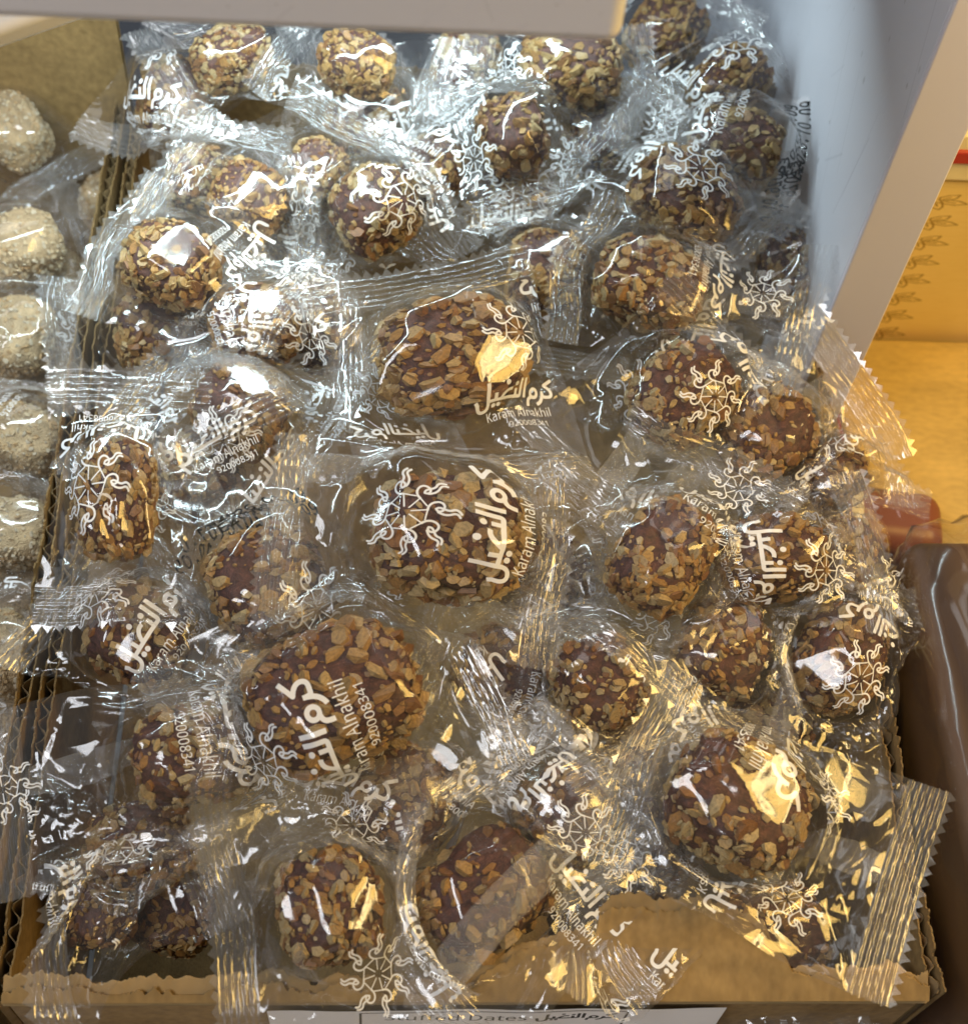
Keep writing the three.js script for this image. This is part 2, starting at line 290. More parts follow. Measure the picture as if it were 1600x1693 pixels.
// the sweets: a lump of date paste rolled in chopped nuts
const nutColors = [[0.50, 0.30, 0.10], [0.40, 0.21, 0.06], [0.54, 0.37, 0.16], [0.30, 0.135, 0.04], [0.57, 0.43, 0.22]];
const nutGrain = dataTexture(128, 128, (u, v) => { const s = 205 + 50 * fbm(u * 9, v * 9, 3, 4) * 1.6; return [s, s * 0.985, s * 0.95]; }, true);
const nutMaterials = nutColors.map((c) => new THREE.MeshStandardMaterial({ color: new THREE.Color().setRGB(...c), map: nutGrain, roughness: 0.55 }));
const paleColors = [[0.84, 0.68, 0.46], [0.84, 0.74, 0.58], [0.74, 0.52, 0.28]];
const paleMaterials = paleColors.map((c) => new THREE.MeshStandardMaterial({ color: new THREE.Color().setRGB(...c), map: nutGrain, roughness: 0.7 }));
const chips = Array.from({ length: 14 }, (_, k) => {
  const pts = [], sx = rr(0.75, 1.5), sy = rr(0.5, 0.95), sz = rr(0.2, 0.5), m = 5 + (k % 3);
  for (let i = 0; i < m; i++) for (const z of [-1, 1]) { const a = (i + rr(-0.3, 0.3)) / m * 6.283, r = rr(0.75, 1.05); pts.push(V(Math.cos(a) * r * sx, Math.sin(a) * r * sy, z * sz * rr(0.55, 1.1))); }
  const g = new ConvexGeometry(pts), q = g.attributes.position, uv = [];
  for (let i = 0; i < q.count; i++) uv.push(q.getX(i) * 0.3 + k * 0.37, q.getY(i) * 0.3 + q.getZ(i) * 0.5);
  g.setAttribute('uv', new THREE.Float32BufferAttribute(uv, 2));
  return g;
});
const pasteTexture = dataTexture(256, 256, (u, v) => { const n = fbm(u * 14, v * 14, 9, 5), m = Math.max(0, fbm(u * 60, v * 60, 2, 2)); return [70 + 50 * n + 60 * m, 42 + 34 * n + 46 * m, 34 + 26 * n + 36 * m]; }, true, [3, 2]);
const pasteBump = dataTexture(256, 256, (u, v) => { const s = 128 + 120 * fbm(u * 26, v * 26, 5, 4); return [s, s, s]; }, false, [4, 3]);
const paste = new THREE.MeshPhysicalMaterial({ map: pasteTexture, roughness: 0.62, specularIntensity: 0.6 });
const palePaste = new THREE.MeshStandardMaterial({ color: new THREE.Color().setRGB(0.76, 0.58, 0.36), map: nutGrain, roughness: 0.8, bumpMap: pasteBump, bumpScale: 0.001 });
const A0 = 0.0205, B0 = 0.0170, C0 = 0.0135;                                // half axes of the usual sweet
function lump(sd, detail = 26) {
  const g = mergeVertices(new THREE.IcosahedronGeometry(1, detail).deleteAttribute('normal')), q = g.attributes.position, v = V();
  for (let i = 0; i < q.count; i++) {
    v.fromBufferAttribute(q, i);
    const e = 1 / Math.pow(Math.pow(Math.abs(v.x), 3.4) + Math.pow(Math.abs(v.y), 3.4) + Math.pow(Math.abs(v.z), 3.4), 1 / 3.4), f = Math.min(0.99, 0.88 * (0.3 + 0.7 * Math.min(e, 1.2)) + 0.28 * fbm(v.x * 1.5 + sd, v.y * 1.5, v.z * 1.5, 3)) + 0.03 * fbm(v.x * 7 + sd, v.y * 7, v.z * 7, 3) + 0.012 * noise(v.x * 26 + sd, v.y * 26, v.z * 26);
    const flat = (t, c) => t / Math.pow(1 + Math.pow(Math.abs(t / c), 7), 1 / 7);
    q.setXYZ(i, flat(v.x * f, 0.93) * A0, flat(v.y * f, 0.9) * B0, flat(v.z * f, 0.84) * C0);
  }
  g.computeVertexNormals();
  return g;
}
function sweetVariant(k, coat, single, crumbs, pale) {                     // returns { ball, list: [chip, material, matrix], dust: [geometry, material] }
  const ball = lump(k * 5.3), q = ball.attributes.position, nrm = ball.attributes.normal, list = [], groups = {};
  const mats = pale ? paleMaterials : nutMaterials;
  const place = (size, sink) => {
    for (let tries = 0; tries < 30; tries++) {
      const i = Math.floor(rnd() * q.count), v = V().fromBufferAttribute(q, i), n = V().fromBufferAttribute(nrm, i);
      const dens = coat + 0.9 * fbm(v.x * 55 + k * 9, v.y * 55, v.z * 55, 2); if (dens < rnd()) continue;
      const t = V(rr(-1, 1), rr(-1, 1), rr(-1, 1)), z = n.clone().addScaledVector(t, 0.75).normalize(), x = t.clone().cross(z).normalize(), y = z.clone().cross(x);
      const m = new THREE.Matrix4().makeBasis(x, y, z), s = size();
      m.scale(V(s, s, s * rr(0.8, 1.3))).setPosition(v.addScaledVector(n, sink * s));
      return m;
    }
  };
  const pick = () => { const u = rnd() + 0.25 * Math.sin(k * 2.3); return mats[Math.max(0, Math.min(mats.length - 1, Math.floor(u * mats.length)))]; };
  for (let i = 0; i < single; i++) { const m = place(() => rr(0.0013, 0.0028), 0.2); if (m) list.push([chips[Math.floor(rnd() * chips.length)], pick(), m]); }
  for (let i = 0; i < crumbs; i++) {
    const m = place(() => (pale ? rr(0.0006, 0.0012) : rnd() < 0.6 ? rr(0.0004, 0.0011) : rr(0.0011, 0.0026)), 0.12); if (!m) continue;
    const mat = pick(), g = chips[Math.floor(rnd() * chips.length)].clone().applyMatrix4(m);
    (groups[mat.uuid] ??= [mat, []])[1].push(g);
  }
  return { ball, list, dust: Object.values(groups).map(([m, gs]) => [mergeGeometries(gs), m]), pale };
}
const heavy = [1, 2, 3, 4].map((k) => sweetVariant(k, 1.0, 60, 780)), medium = [5, 6, 7].map((k) => sweetVariant(k, 0.8, 50, 640)), sparse = [8, 9].map((k) => sweetVariant(k, 0.5, 36, 480)), paleSweets = [11, 12, 13].map((k) => sweetVariant(k, 0.9, 0, 700, true));
function sweet(o, parent) {
  const v = o.variant, m = mesh('date_ball', v.ball, v.pale ? palePaste : paste, parent);
  m.matrixAutoUpdate = true;
  const basis = new THREE.Matrix4().makeBasis(V(...o.X), V(...o.Y), V(...o.Z));
  m.quaternion.setFromRotationMatrix(basis); m.position.set(...o.P).sub(parent.position); m.scale.set(o.a / A0, o.b / B0, o.c / C0);
  for (const [g, mat] of v.dust) { const d = mesh('nut_crumbs', g, mat, m); d.userData.kind = 'stuff'; }
  const inv = V();
  for (const [g, mat, mx] of v.list) {
    if (o.chipLimit) { inv.setFromMatrixPosition(mx).applyQuaternion(m.quaternion); if (inv.y * 0.8 + inv.z * 0.5 < 0) continue; }
    const c = mesh('nut_chip', g, mat, m); mx.decompose(c.position, c.quaternion, c.scale);
  }
}
function wrappedSweet(o, all) {
  const root = thing('wrapped_sweet', o.label, 'sweet', o.group, V(...o.P));
  sweet(o, root);
  const parts = wrapperParts(o, simulate(o, all)), shift = (g) => g.translate(-o.P[0], -o.P[1], -o.P[2]);
  const w = mesh('wrapper', shift(parts.body), o.stamp ? M.stamped : M.film, root);
  for (const g of parts.seals) mesh('end_seal', shift(g), M.seal, w);
  if (o.fine || o.Z[1] < 0) mesh('back_seam', shift(parts.fin), M.fin, w);
  return root;
}

// ------------------------------------------------------------------ lamps
lamp('ceiling_lamp', 1.1, 0.7, V(-0.25, 1.75, -0.95), V(0, 0.1, 0), [0.95, 0.98, 1.0], 1.2, 'white ceiling lamp panel above the shelf', 1);
lamp('ceiling_lamp_001', 0.7, 0.45, V(-0.75, 1.55, 0.60), V(0, 0.1, 0), [0.94, 0.96, 1.0], 14, 'white ceiling lamp panel over the aisle', 1);
lamp('led_strip', 0.20, 0.010, at(330, 30, 0.185).add(V(0.01, 0.0, -0.035)), at(430, 260, 0.10), [0.76, 0.95, 1.0], 50, 'cold white light strip behind the white shelf lip', 1, 0.006);
lamp('warm_panel_lamp', 0.16, 0.13, V(0.29, 0.42, 0.0), V(0.07, 0.08, 0.05), [1, 0.62, 0.15], 15, 'warm yellow lamp panel high over the neighbouring shelf bay', 1);
lamp('shelf_spot_lamp', 0.16, 0.05, V(0.36, 0.36, -0.02), V(0.14, 0.04, 0.0), [1, 0.74, 0.32], 22, 'warm yellow lamp over the neighbouring shelf bay', 1);

// ------------------------------------------------------------------ the carton and what stands round it
const FL = at(8, 1652, RIM), FR = at(1528, 1648, RIM);                     // the rim's front corners
const bx = FR.clone().sub(FL).setY(0), boxW = bx.length(), boxD = 0.262, boxX = bx.normalize(), boxZ = V(0, 1, 0).cross(boxX).negate();      // boxZ points to the back
const inBox = (x, y, z) => FL.clone().setY(y).addScaledVector(boxX, x).addScaledVector(boxZ, z);           // metres from the front left corner
const boxAngle = Math.atan2(-boxX.z, boxX.x);
const cardMap = dataTexture(512, 512, (u, v, x, y) => { const n = fbm(u * 7, v * 7, 1, 5), f = fbm(u * 90, v * 64, 4, 3), s = Math.max(0, fbm(u * 3, v * 3, 8, 3) - 0.15); return [148 + 34 * n + 26 * f - 70 * s, 122 + 30 * n + 24 * f - 62 * s, 80 + 22 * n + 18 * f - 44 * s]; }, true, [6, 6]);
const coreMap = dataTexture(256, 256, (u, v) => { const n = fbm(u * 12, v * 12, 6, 4); return [146 + 40 * n, 122 + 34 * n, 84 + 26 * n]; }, true, [8, 8]);
const cardBump = dataTexture(256, 256, (u, v) => { const s = 128 + 90 * fbm(u * 34, v * 26, 2, 4); return [s, s, s]; }, false, [10, 10]);
const card = new THREE.MeshStandardMaterial({ map: cardMap, color: 0xefece2, roughness: 0.8, bumpMap: cardBump, bumpScale: 0.0004, side: THREE.DoubleSide });
const core = new THREE.MeshStandardMaterial({ map: coreMap, roughness: 0.95, bumpMap: cardBump, bumpScale: 0.0008, side: THREE.DoubleSide });
const tornBoard = new THREE.MeshStandardMaterial({ map: coreMap, roughness: 0.95, bumpMap: cardBump, bumpScale: 0.001, side: THREE.DoubleSide });
// a board ply: width w along +x, from y = 0 up to top(x), thickness t along z, with an edge torn by noise
function ply(w, top, t, o = {}) {
  const N = o.n ?? 480, P = [], U = [], I = [], rows = 5;
  const wave = (x) => o.wave ? o.wave * Math.sin(x / 0.0032 * Math.PI * 2 / 1.6) : 0;
  for (const side of [0, 1]) for (let r = 0; r <= rows; r++) for (let i = 0; i <= N; i++) {
    const x = w * i / N, h = top(x), y = h * (r === rows ? 1 : r / rows), lean = o.lean ? o.lean(x, y) : 0;
    P.push(x, y, side * t + wave(x) + lean); U.push(x, y + side * 0.03);
  }
  const row = N + 1, half = row * (rows + 1);
  for (const side of [0, 1]) for (let r = 0; r < rows; r++) for (let i = 0; i < N; i++) { const a = side * half + r * row + i, b = a + 1, c = a + row, d = c + 1; side ? I.push(a, b, d, a, d, c) : I.push(a, d, b, a, c, d); }
  const g = new THREE.BufferGeometry(); 
  for (let i = 0; i < N; i++) { const a = rows * row + i, b = a + 1, c = a + half, d = b + half; const k = P.length / 3; for (const v of [a, b, c, d]) { P.push(P[v * 3], P[v * 3 + 1], P[v * 3 + 2]); U.push(U[v * 2], U[v * 2 + 1]); } I.push(k, k + 2, k + 1, k + 1, k + 2, k + 3); }
  g.setAttribute('position', new THREE.Float32BufferAttribute(P, 3)); g.setAttribute('uv', new THREE.Float32BufferAttribute(U, 2)); g.setIndex(I); g.computeVertexNormals();
  return g;
}
const tear = (x, s, amp) => amp * (fbm(x * 60 + s, s * 1.7, 0.3, 5) * 1.3 + 0.35 * Math.abs(noise(x * 420 + s, s, 2)) + 0.25 * noise(x * 1100, s, 5));
function board(parent, name, w, heightAt, sd, rough) {                      // liner, fluted core, liner
  const g = new THREE.Group(); g.name = name; parent.add(g);
  mesh('outer_liner', ply(w, (x) => heightAt(x) + tear(x, sd, rough), 0.0004), card, g);
  const c = mesh('fluted_core', ply(w, (x) => heightAt(x) - 0.0012 + tear(x, sd + 4, rough * 1.1), 0.0003, { wave: 0.0009 }), core, g); c.position.z = 0.0015;
  const i = mesh('inner_liner', ply(w, (x) => heightAt(x) + tear(x, sd + 9, rough * 1.5), 0.0004), card, g); i.position.z = 0.0029;
  return g;
}
{
  const carton = thing('carton', 'open brown cardboard box with a torn rim full of brown wrapped sweets', 'box', null, FL.clone().setY(0));
  carton.rotation.y = boxAngle;
  const wall = (name, x, z, turn, w, h, sd, rough) => { const b = board(carton, name, w, h, sd, rough); b.position.set(x, 0, z); b.rotation.y = turn; return b; };
  wall('front_wall', 0, 0, 0, boxW, () => RIM, 3, 0.0003).rotation.y = 0;
  carton.children.at(-1).position.z = -0.0033;
  wall('back_wall', boxW, -boxD, Math.PI, boxW, () => RIM + 0.012, 5, 0.003);
  wall('left_wall', 0, -boxD, -Math.PI / 2, boxD, (x) => RIM - 0.002 + 0.003 * noise(x * 20, 2, 1), 7, 0.0035);
  wall('right_wall', boxW, 0, Math.PI / 2, boxD, (x) => RIM + 0.001 + 0.004 * noise(x * 22, 5, 1), 8, 0.004);
  const base = mesh('base', new THREE.BoxGeometry(boxW - 0.004, 0.003, boxD - 0.004), card, carton); base.position.set(boxW / 2, 0.0025, -boxD / 2);
  // what is left of the front flap: it bends over the rim and slopes in over the sweets, its edge torn
  const prof = [[0, 10], [60, 14], [230, 10], [330, 12], [690, 6], [760, 16], [830, 42], [905, 62], [960, 62], [970, 88], [1010, 96], [1120, 100], [1190, 96], [1250, 70], [1292, 22], [1400, 26], [1528, 14]].map(([x, h]) => [x / 1528 * boxW, (h > 30 ? h * 1.2 : h) / 6900]);
  const reach = (x) => { let i = 1; while (i < prof.length - 1 && prof[i][0] < x) i++; const [a, b] = [prof[i - 1], prof[i]], t = (x - a[0]) / (b[0] - a[0]); return Math.max(0.001, a[1] + (b[1] - a[1]) * t + 0.0034 * fbm(x * 90, 3, 1, 5) + 0.0006 * noise(x * 700, 1, 1) + 0.0004 * noise(x * 1900, 4, 1)); };
  const flap = (name, inset, y, m) => {
    const N = 800, R = 9, P = [], U = [], I = [];
    for (const side of [0, 1]) for (let r = 0; r <= R; r++) for (let i = 0; i <= N; i++) {
      const x = boxW * i / N, s = (reach(x) + inset(x)) * r / R, b = Math.min(1, s / 0.003);
      P.push(x, y + RIM + 0.0012 * Math.sin(b * 1.57) + s * 0.42 + 0.0012 * noise(x * 40, s * 200, 3) * b - side * 0.0006, -s * 0.92 + 0.0014 * (1 - b)); U.push(x, s + side * 0.1);
    }
    const row = N + 1, half = row * (R + 1);
    for (const side of [0, 1]) for (let r = 0; r < R; r++) for (let i = 0; i < N; i++) { const a = side * half + r * row + i, q = a + 1, c = a + row, d = c + 1; side ? I.push(a, d, q, a, c, d) : I.push(a, q, d, a, d, c); }
    for (let i = 0; i < N; i++) { const a = R * row + i, q = a + 1; I.push(a, q, q + half, a, q + half, a + half); }
    const g = new THREE.BufferGeometry(); g.setAttribute('position', new THREE.Float32BufferAttribute(P, 3)); g.setAttribute('uv', new THREE.Float32BufferAttribute(U, 2)); g.setIndex(I); g.computeVertexNormals();
    return mesh(name, g, m, carton);
  };
  flap('torn_front_flap', () => 0, 0.0022, card);
  flap('torn_flap_ply', (x) => 0.0022 + 0.003 * fbm(x * 120, 8, 4, 3), 0.0008, tornBoard);
  // a torn ply hanging inside the left wall
  const hang = mesh('peeled_liner', ply(0.055, (x) => 0.012 + tear(x, 31, 0.012), 0.0005, { lean: (x, y) => 0.003 * Math.sin(x * 60) * y / 0.01 }), tornBoard, carton);
  hang.position.set(0.0068, RIM - 0.014, -0.088); hang.rotation.set(0, Math.PI / 2, 0); hang.rotation.order = 'YXZ'; hang.rotation.x = -0.5;
  // paper label on the front
  const paper = canvas(1400, 300, (g) => {
    g.fillStyle = '#e9e9ee'; g.fillRect(0, 0, 1400, 300);
    g.strokeStyle = '#15151a'; g.lineWidth = 7; g.strokeRect(280, 26, 820, 400);
    g.fillStyle = '#15151a'; g.font = '74px sans-serif'; g.fillText('Stuffed Dates', 350, 112);
    g.save(); g.translate(820, 108); g.scale(6.6, -6.6); g.strokeStyle = g.fillStyle = '#15151a'; g.lineWidth = 1; arabicName(g); g.restore();
  });
  const label = mesh('paper_label', (() => { const w = 0.094, h = 0.022, g = new THREE.PlaneGeometry(w, h, 40, 4), q = g.attributes.position; for (let i = 0; i < q.count; i++) q.setZ(i, 0.0006 + 0.0007 * (0.5 + noise(q.getX(i) * 60, q.getY(i) * 50, 1))); g.computeVertexNormals(); return g; })(), new THREE.MeshStandardMaterial({ map: canvasTexture(paper, true), roughness: 0.75, side: THREE.DoubleSide }), carton);
  label.position.set(0.099, RIM - 0.0118, 0.0012);
}
{
  const carton = thing('carton', 'cardboard box of pale coated sweets beside the brown ones', 'box', null, FL.clone().setY(0).addScaledVector(boxX, -0.0055));
  carton.rotation.y = boxAngle;
  const b = board(carton, 'side_wall', boxD, (x) => RIM - 0.001 + 0.003 * noise(x * 18, 9, 1), 17, 0.0032); b.position.set(0, 0, -boxD); b.rotation.y = -Math.PI / 2;
  const base = mesh('base', new THREE.BoxGeometry(0.2, 0.003, boxD), card, carton); base.position.set(-0.1, 0.0025, -boxD / 2);
  const back = board(carton, 'back_wall', 0.2, () => 0.155, 21, 0.001); back.position.set(0, 0, -boxD - 0.004); back.rotation.y = Math.PI;
  const front = board(carton, 'front_wall', 0.2, () => RIM, 23, 0.002); front.position.set(-0.2, 0, 0);
}
// shelf, divider panel, lip
const smudge = dataTexture(512, 512, (u, v) => { const n = 0.5 + 0.5 * fbm(u * 6, v * 6, 4, 5), k = fbm(u * 40, v * 4, 7, 3) > 0.33 ? 40 : 0; const s = 150 + 90 * n - k; return [s, s, s]; }, false, [3, 3]);
const scuffs = canvasTexture(canvas(1024, 1024, (g) => { g.fillStyle = '#fcfcfc'; g.fillRect(0, 0, 1024, 1024); for (let k = 0; k < 260; k++) { g.strokeStyle = `rgba(90,88,96,${rr(0.02, 0.14)})`; g.lineWidth = rr(0.6, 2); g.beginPath(); const x = rnd() * 1024, y = rnd() * 1024; g.moveTo(x, y); g.lineTo(x + rr(-40, 40), y + rr(-70, 70)); g.stroke(); } for (let k = 0; k < 420; k++) { g.fillStyle = `rgba(70,62,56,${rr(0.05, 0.3)})`; g.beginPath(); g.arc(rnd() * 1024, rnd() * 1024, rr(0.6, 2.2), 0, 7); g.fill(); } }), true);
const laminate = new THREE.MeshStandardMaterial({ roughnessMap: smudge, map: scuffs, color: new THREE.Color().setRGB(0.78, 0.78, 0.86), roughness: 0.6, bumpMap: cardBump, bumpScale: 0.00008 });
const struct = (name, g, m, p) => { const o = mesh(name, g, m, scene); o.position.copy(p); o.userData.kind = 'structure'; return o; };
struct('shelf_board', new RoundedBoxGeometry(1.2, 0.018, 0.62, 2, 0.002), laminate, inBox(0.10, -0.0095, 0.18));
{
  const d = thing('divider_panel', 'upright white laminate shelf divider with a paler front edge beside the box', 'panel', null, V());
  const c = at(1336, 604, RIM), w = 0.0135;                                // foot of its front left edge
  d.position.copy(c).setY(0); d.rotation.y = boxAngle - 0.02;
  const p = mesh('board', new RoundedBoxGeometry(w, 0.5, 0.3, 2, 0.0006), laminate, d); p.position.set(w / 2, 0.25, -0.1516);
  const e = mesh('edge_band', new RoundedBoxGeometry(w + 0.0008, 0.5, 0.0016, 2, 0.0005), new THREE.MeshStandardMaterial({ color: new THREE.Color().setRGB(0.80, 0.77, 0.85), roughness: 0.4 }), d); e.position.set(w / 2, 0.25, 0);
}
{
  const y = 0.235, a = at(-420, 20, y), b = at(1026, 78, y), len = a.distanceTo(b);
  const l = thing('shelf_lip', 'white laminate shelf lip hanging across above the sweets', 'panel', null, a);
  l.rotation.y = Math.atan2(-(b.z - a.z), b.x - a.x);
  const m = mesh('lip_board', new RoundedBoxGeometry(len, 0.07, 0.016, 4, 0.0025), laminate, l); m.position.set(len / 2, 0.035, -0.008);
  const t = mesh('shelf_above', new RoundedBoxGeometry(len + 0.02, 0.014, 0.2, 2, 0.001), laminate, l); t.position.set(len / 2 - 0.01, 0.077, -0.1);
}
struct('back_panel', new THREE.BoxGeometry(1.2, 0.6, 0.012), new THREE.MeshStandardMaterial({ color: new THREE.Color().setRGB(0.34, 0.29, 0.13), roughness: 0.6, bumpMap: cardBump, bumpScale: 0.0001 }), inBox(0.1, 0.3, boxD + 0.055)).rotation.y = boxAngle;

// neighbouring bay: yellow gift cartons under the warm lamp
const leafPrint = canvas(1024, 1024, (g) => {
  g.fillStyle = '#f0d48a'; g.fillRect(0, 0, 1024, 1024);
  for (let k = 0; k < 9000; k++) { g.fillStyle = `rgba(${rnd() < 0.5 ? '255,236,180' : '214,176,96'},0.12)`; g.fillRect(rnd() * 1024, rnd() * 1024, rr(2, 30), rr(1, 3)); }
  g.strokeStyle = '#9a7a34'; g.lineWidth = 4; g.lineJoin = 'round';
  const leaf = (x, y, a, s) => { g.save(); g.translate(x, y); g.rotate(a); g.scale(s, s); g.beginPath(); g.moveTo(0, 0); g.lineTo(12, -13); g.lineTo(34, -11); g.lineTo(52, 0); g.lineTo(34, 12); g.lineTo(11, 12); g.closePath(); g.stroke(); g.beginPath(); g.moveTo(8, 0); g.lineTo(30, 0); g.stroke(); g.restore(); };
  for (let k = 0; k < 12; k++) { const y = 110 + k * 84; leaf(44, y, -0.75, 0.62); leaf(46, y + 4, 0.25, 0.7); leaf(40, y + 8, 1.3, 0.6); }
  for (let k = 0; k < 12; k++) { const x = 110 + k * 84; leaf(x, 46, 0.6, 0.62); leaf(x + 4, 46, 1.6, 0.7); leaf(x + 8, 46, 2.6, 0.6); }
  g.lineWidth = 3; g.beginPath(); g.moveTo(30, 34); g.lineTo(1010, 34); g.stroke();
});
const yellow = new THREE.MeshStandardMaterial({ map: canvasTexture(leafPrint, true), roughness: 0.5 }), yellowPlain = new THREE.MeshStandardMaterial({ color: new THREE.Color().setRGB(0.66, 0.47, 0.16), map: dataTexture(256, 256, (u, v) => { const n = fbm(u * 5, v * 5, 3, 5), f = fbm(u * 70, v * 50, 6, 2), s = 226 + 46 * n + 20 * f; return [s, s * 0.985, s * 0.94]; }, true, [1, 1]), roughness: 0.45, bumpMap: cardBump, bumpScale: 0.0002 });
const red = new THREE.MeshStandardMaterial({ color: new THREE.Color().setRGB(0.42, 0.03, 0.02), roughness: 0.5 }), cream = new THREE.MeshStandardMaterial({ color: new THREE.Color().setRGB(0.8, 0.72, 0.5), roughness: 0.55 });
function giftCarton(label, x, y, z, w, h, d, band, lidMaterial = cream) {
  const c = thing('gift_carton', label, 'box', null, V(x, y, z)); c.rotation.y = boxAngle;
  const b = mesh('carton_body', new RoundedBoxGeometry(w, h, d, 2, 0.001), yellowPlain, c); b.position.set(w / 2, h / 2, -d / 2);
  const f = mesh('printed_front', new THREE.PlaneGeometry(w - 0.004, h - 0.004), yellow, c); f.position.set(w / 2, h / 2, 0.0006);
  if (band) {
    const l = mesh('lid', new RoundedBoxGeometry(w + 0.004, h * 0.16, d + 0.004, 2, 0.001), lidMaterial, c); l.position.set(w / 2, h + h * 0.04, -d / 2);
    const r = mesh('red_band', new RoundedBoxGeometry(w + 0.006, h * 0.045, d + 0.006, 2, 0.0008), red, c); r.position.set(w / 2, h + h * 0.05, -d / 2);
  }
  return c;
}
{
  const p = at(1408, 880, 0.0), q = at(1420, 330, 0.06);
  giftCarton('tall yellow gift carton printed with leaf outlines under a red banded lid', 0.1055, 0, -0.115, 0.24, 0.105, 0.10, true);
  giftCarton('low yellow gift carton with a red band lying in front of the tall one', 0.112, 0, -0.038, 0.2, 0.03, 0.072, true, yellowPlain);
}
{ // brown block of pressed dates in a clear bag
  const c = at(1600, 1240, 0.055), t = thing('date_block', 'dark brown block of pressed dates in a clear plastic bag by the yellow cartons', 'package', null, V(0.157, 0, 0.092));
  t.rotation.y = 0.12;
  const g = new RoundedBoxGeometry(0.085, 0.085, 0.2, 10, 0.005), q = g.attributes.position;
  for (let i = 0; i < q.count; i++) { const f = 1 + 0.05 * fbm(q.getX(i) * 30, q.getY(i) * 30, q.getZ(i) * 30, 3); q.setXYZ(i, q.getX(i) * f, q.getY(i) * f, q.getZ(i) * f); }
  g.computeVertexNormals();
  const b = mesh('pressed_dates', g, new THREE.MeshStandardMaterial({ color: new THREE.Color().setRGB(0.095, 0.05, 0.026), roughness: 0.5 }), t); b.position.y = 0.046;
  const bag = mesh('plastic_bag', (() => { const k = new THREE.IcosahedronGeometry(1, 26).deleteAttribute('normal').deleteAttribute('uv'), m = mergeVertices(k), a = m.attributes.position, v = V(); for (let i = 0; i < a.count; i++) { v.fromBufferAttribute(a, i); const e = 1 / Math.pow(Math.abs(v.x) ** 7 + Math.abs(v.y) ** 7 + Math.abs(v.z) ** 7, 1 / 7), f = e * (1 + 0.05 * Math.abs(noise(v.x * 5, v.y * 1.5, v.z * 5)) + 0.035 * Math.abs(noise(v.x * 9, v.y * 1.2, v.z * 16)) + 0.012 * noise(v.x * 30, v.y * 3, v.z * 34)); a.setXYZ(i, v.x * f * 0.047, v.y * f * 0.05, v.z * f * 0.106); } m.computeVertexNormals(); return m; })(), film(null, null, { bumpMap: null, roughness: 0.12 }), t); bag.position.y = 0.052;
  const strip = mesh('card_strip', new RoundedBoxGeometry(0.012, 0.001, 0.21, 1, 0.0004), cream, t); strip.position.set(-0.020, 0.1065, 0); strip.rotation.y = 0.06;
}
{
  const t = thing('fruit_pack', 'small reddish brown pack between the yellow cartons and the date block', 'package', null, at(1452, 868, 0.045).setY(0.0365));
  const b = mesh('pack_body', new RoundedBoxGeometry(0.034, 0.016, 0.02, 4, 0.006), new THREE.MeshStandardMaterial({ color: new THREE.Color().setRGB(0.2, 0.06, 0.03), roughness: 0.4 }), t); b.position.y = 0.008;
  const e = mesh('pack_band', new RoundedBoxGeometry(0.012, 0.0165, 0.0205, 4, 0.006), cream, t); e.position.set(-0.008, 0.008, 0);
}
{
  const t = thing('dark_packet', 'small dark blue packet lying on the shelf by the date block', 'package', null, V(0.112, 0.0, 0.135));
  const b = mesh('packet_body', new RoundedBoxGeometry(0.03, 0.03, 0.05, 3, 0.004), new THREE.MeshStandardMaterial({ color: new THREE.Color().setRGB(0.02, 0.025, 0.05), roughness: 0.35 }), t); b.position.set(0.025, 0.0155, 0);
  const e = mesh('crimped_end', new RoundedBoxGeometry(0.026, 0.003, 0.01, 2, 0.001), new THREE.MeshStandardMaterial({ color: new THREE.Color().setRGB(0.1, 0.11, 0.13), roughness: 0.4 }), t); e.position.set(0.025, 0.016, 0.03);
}

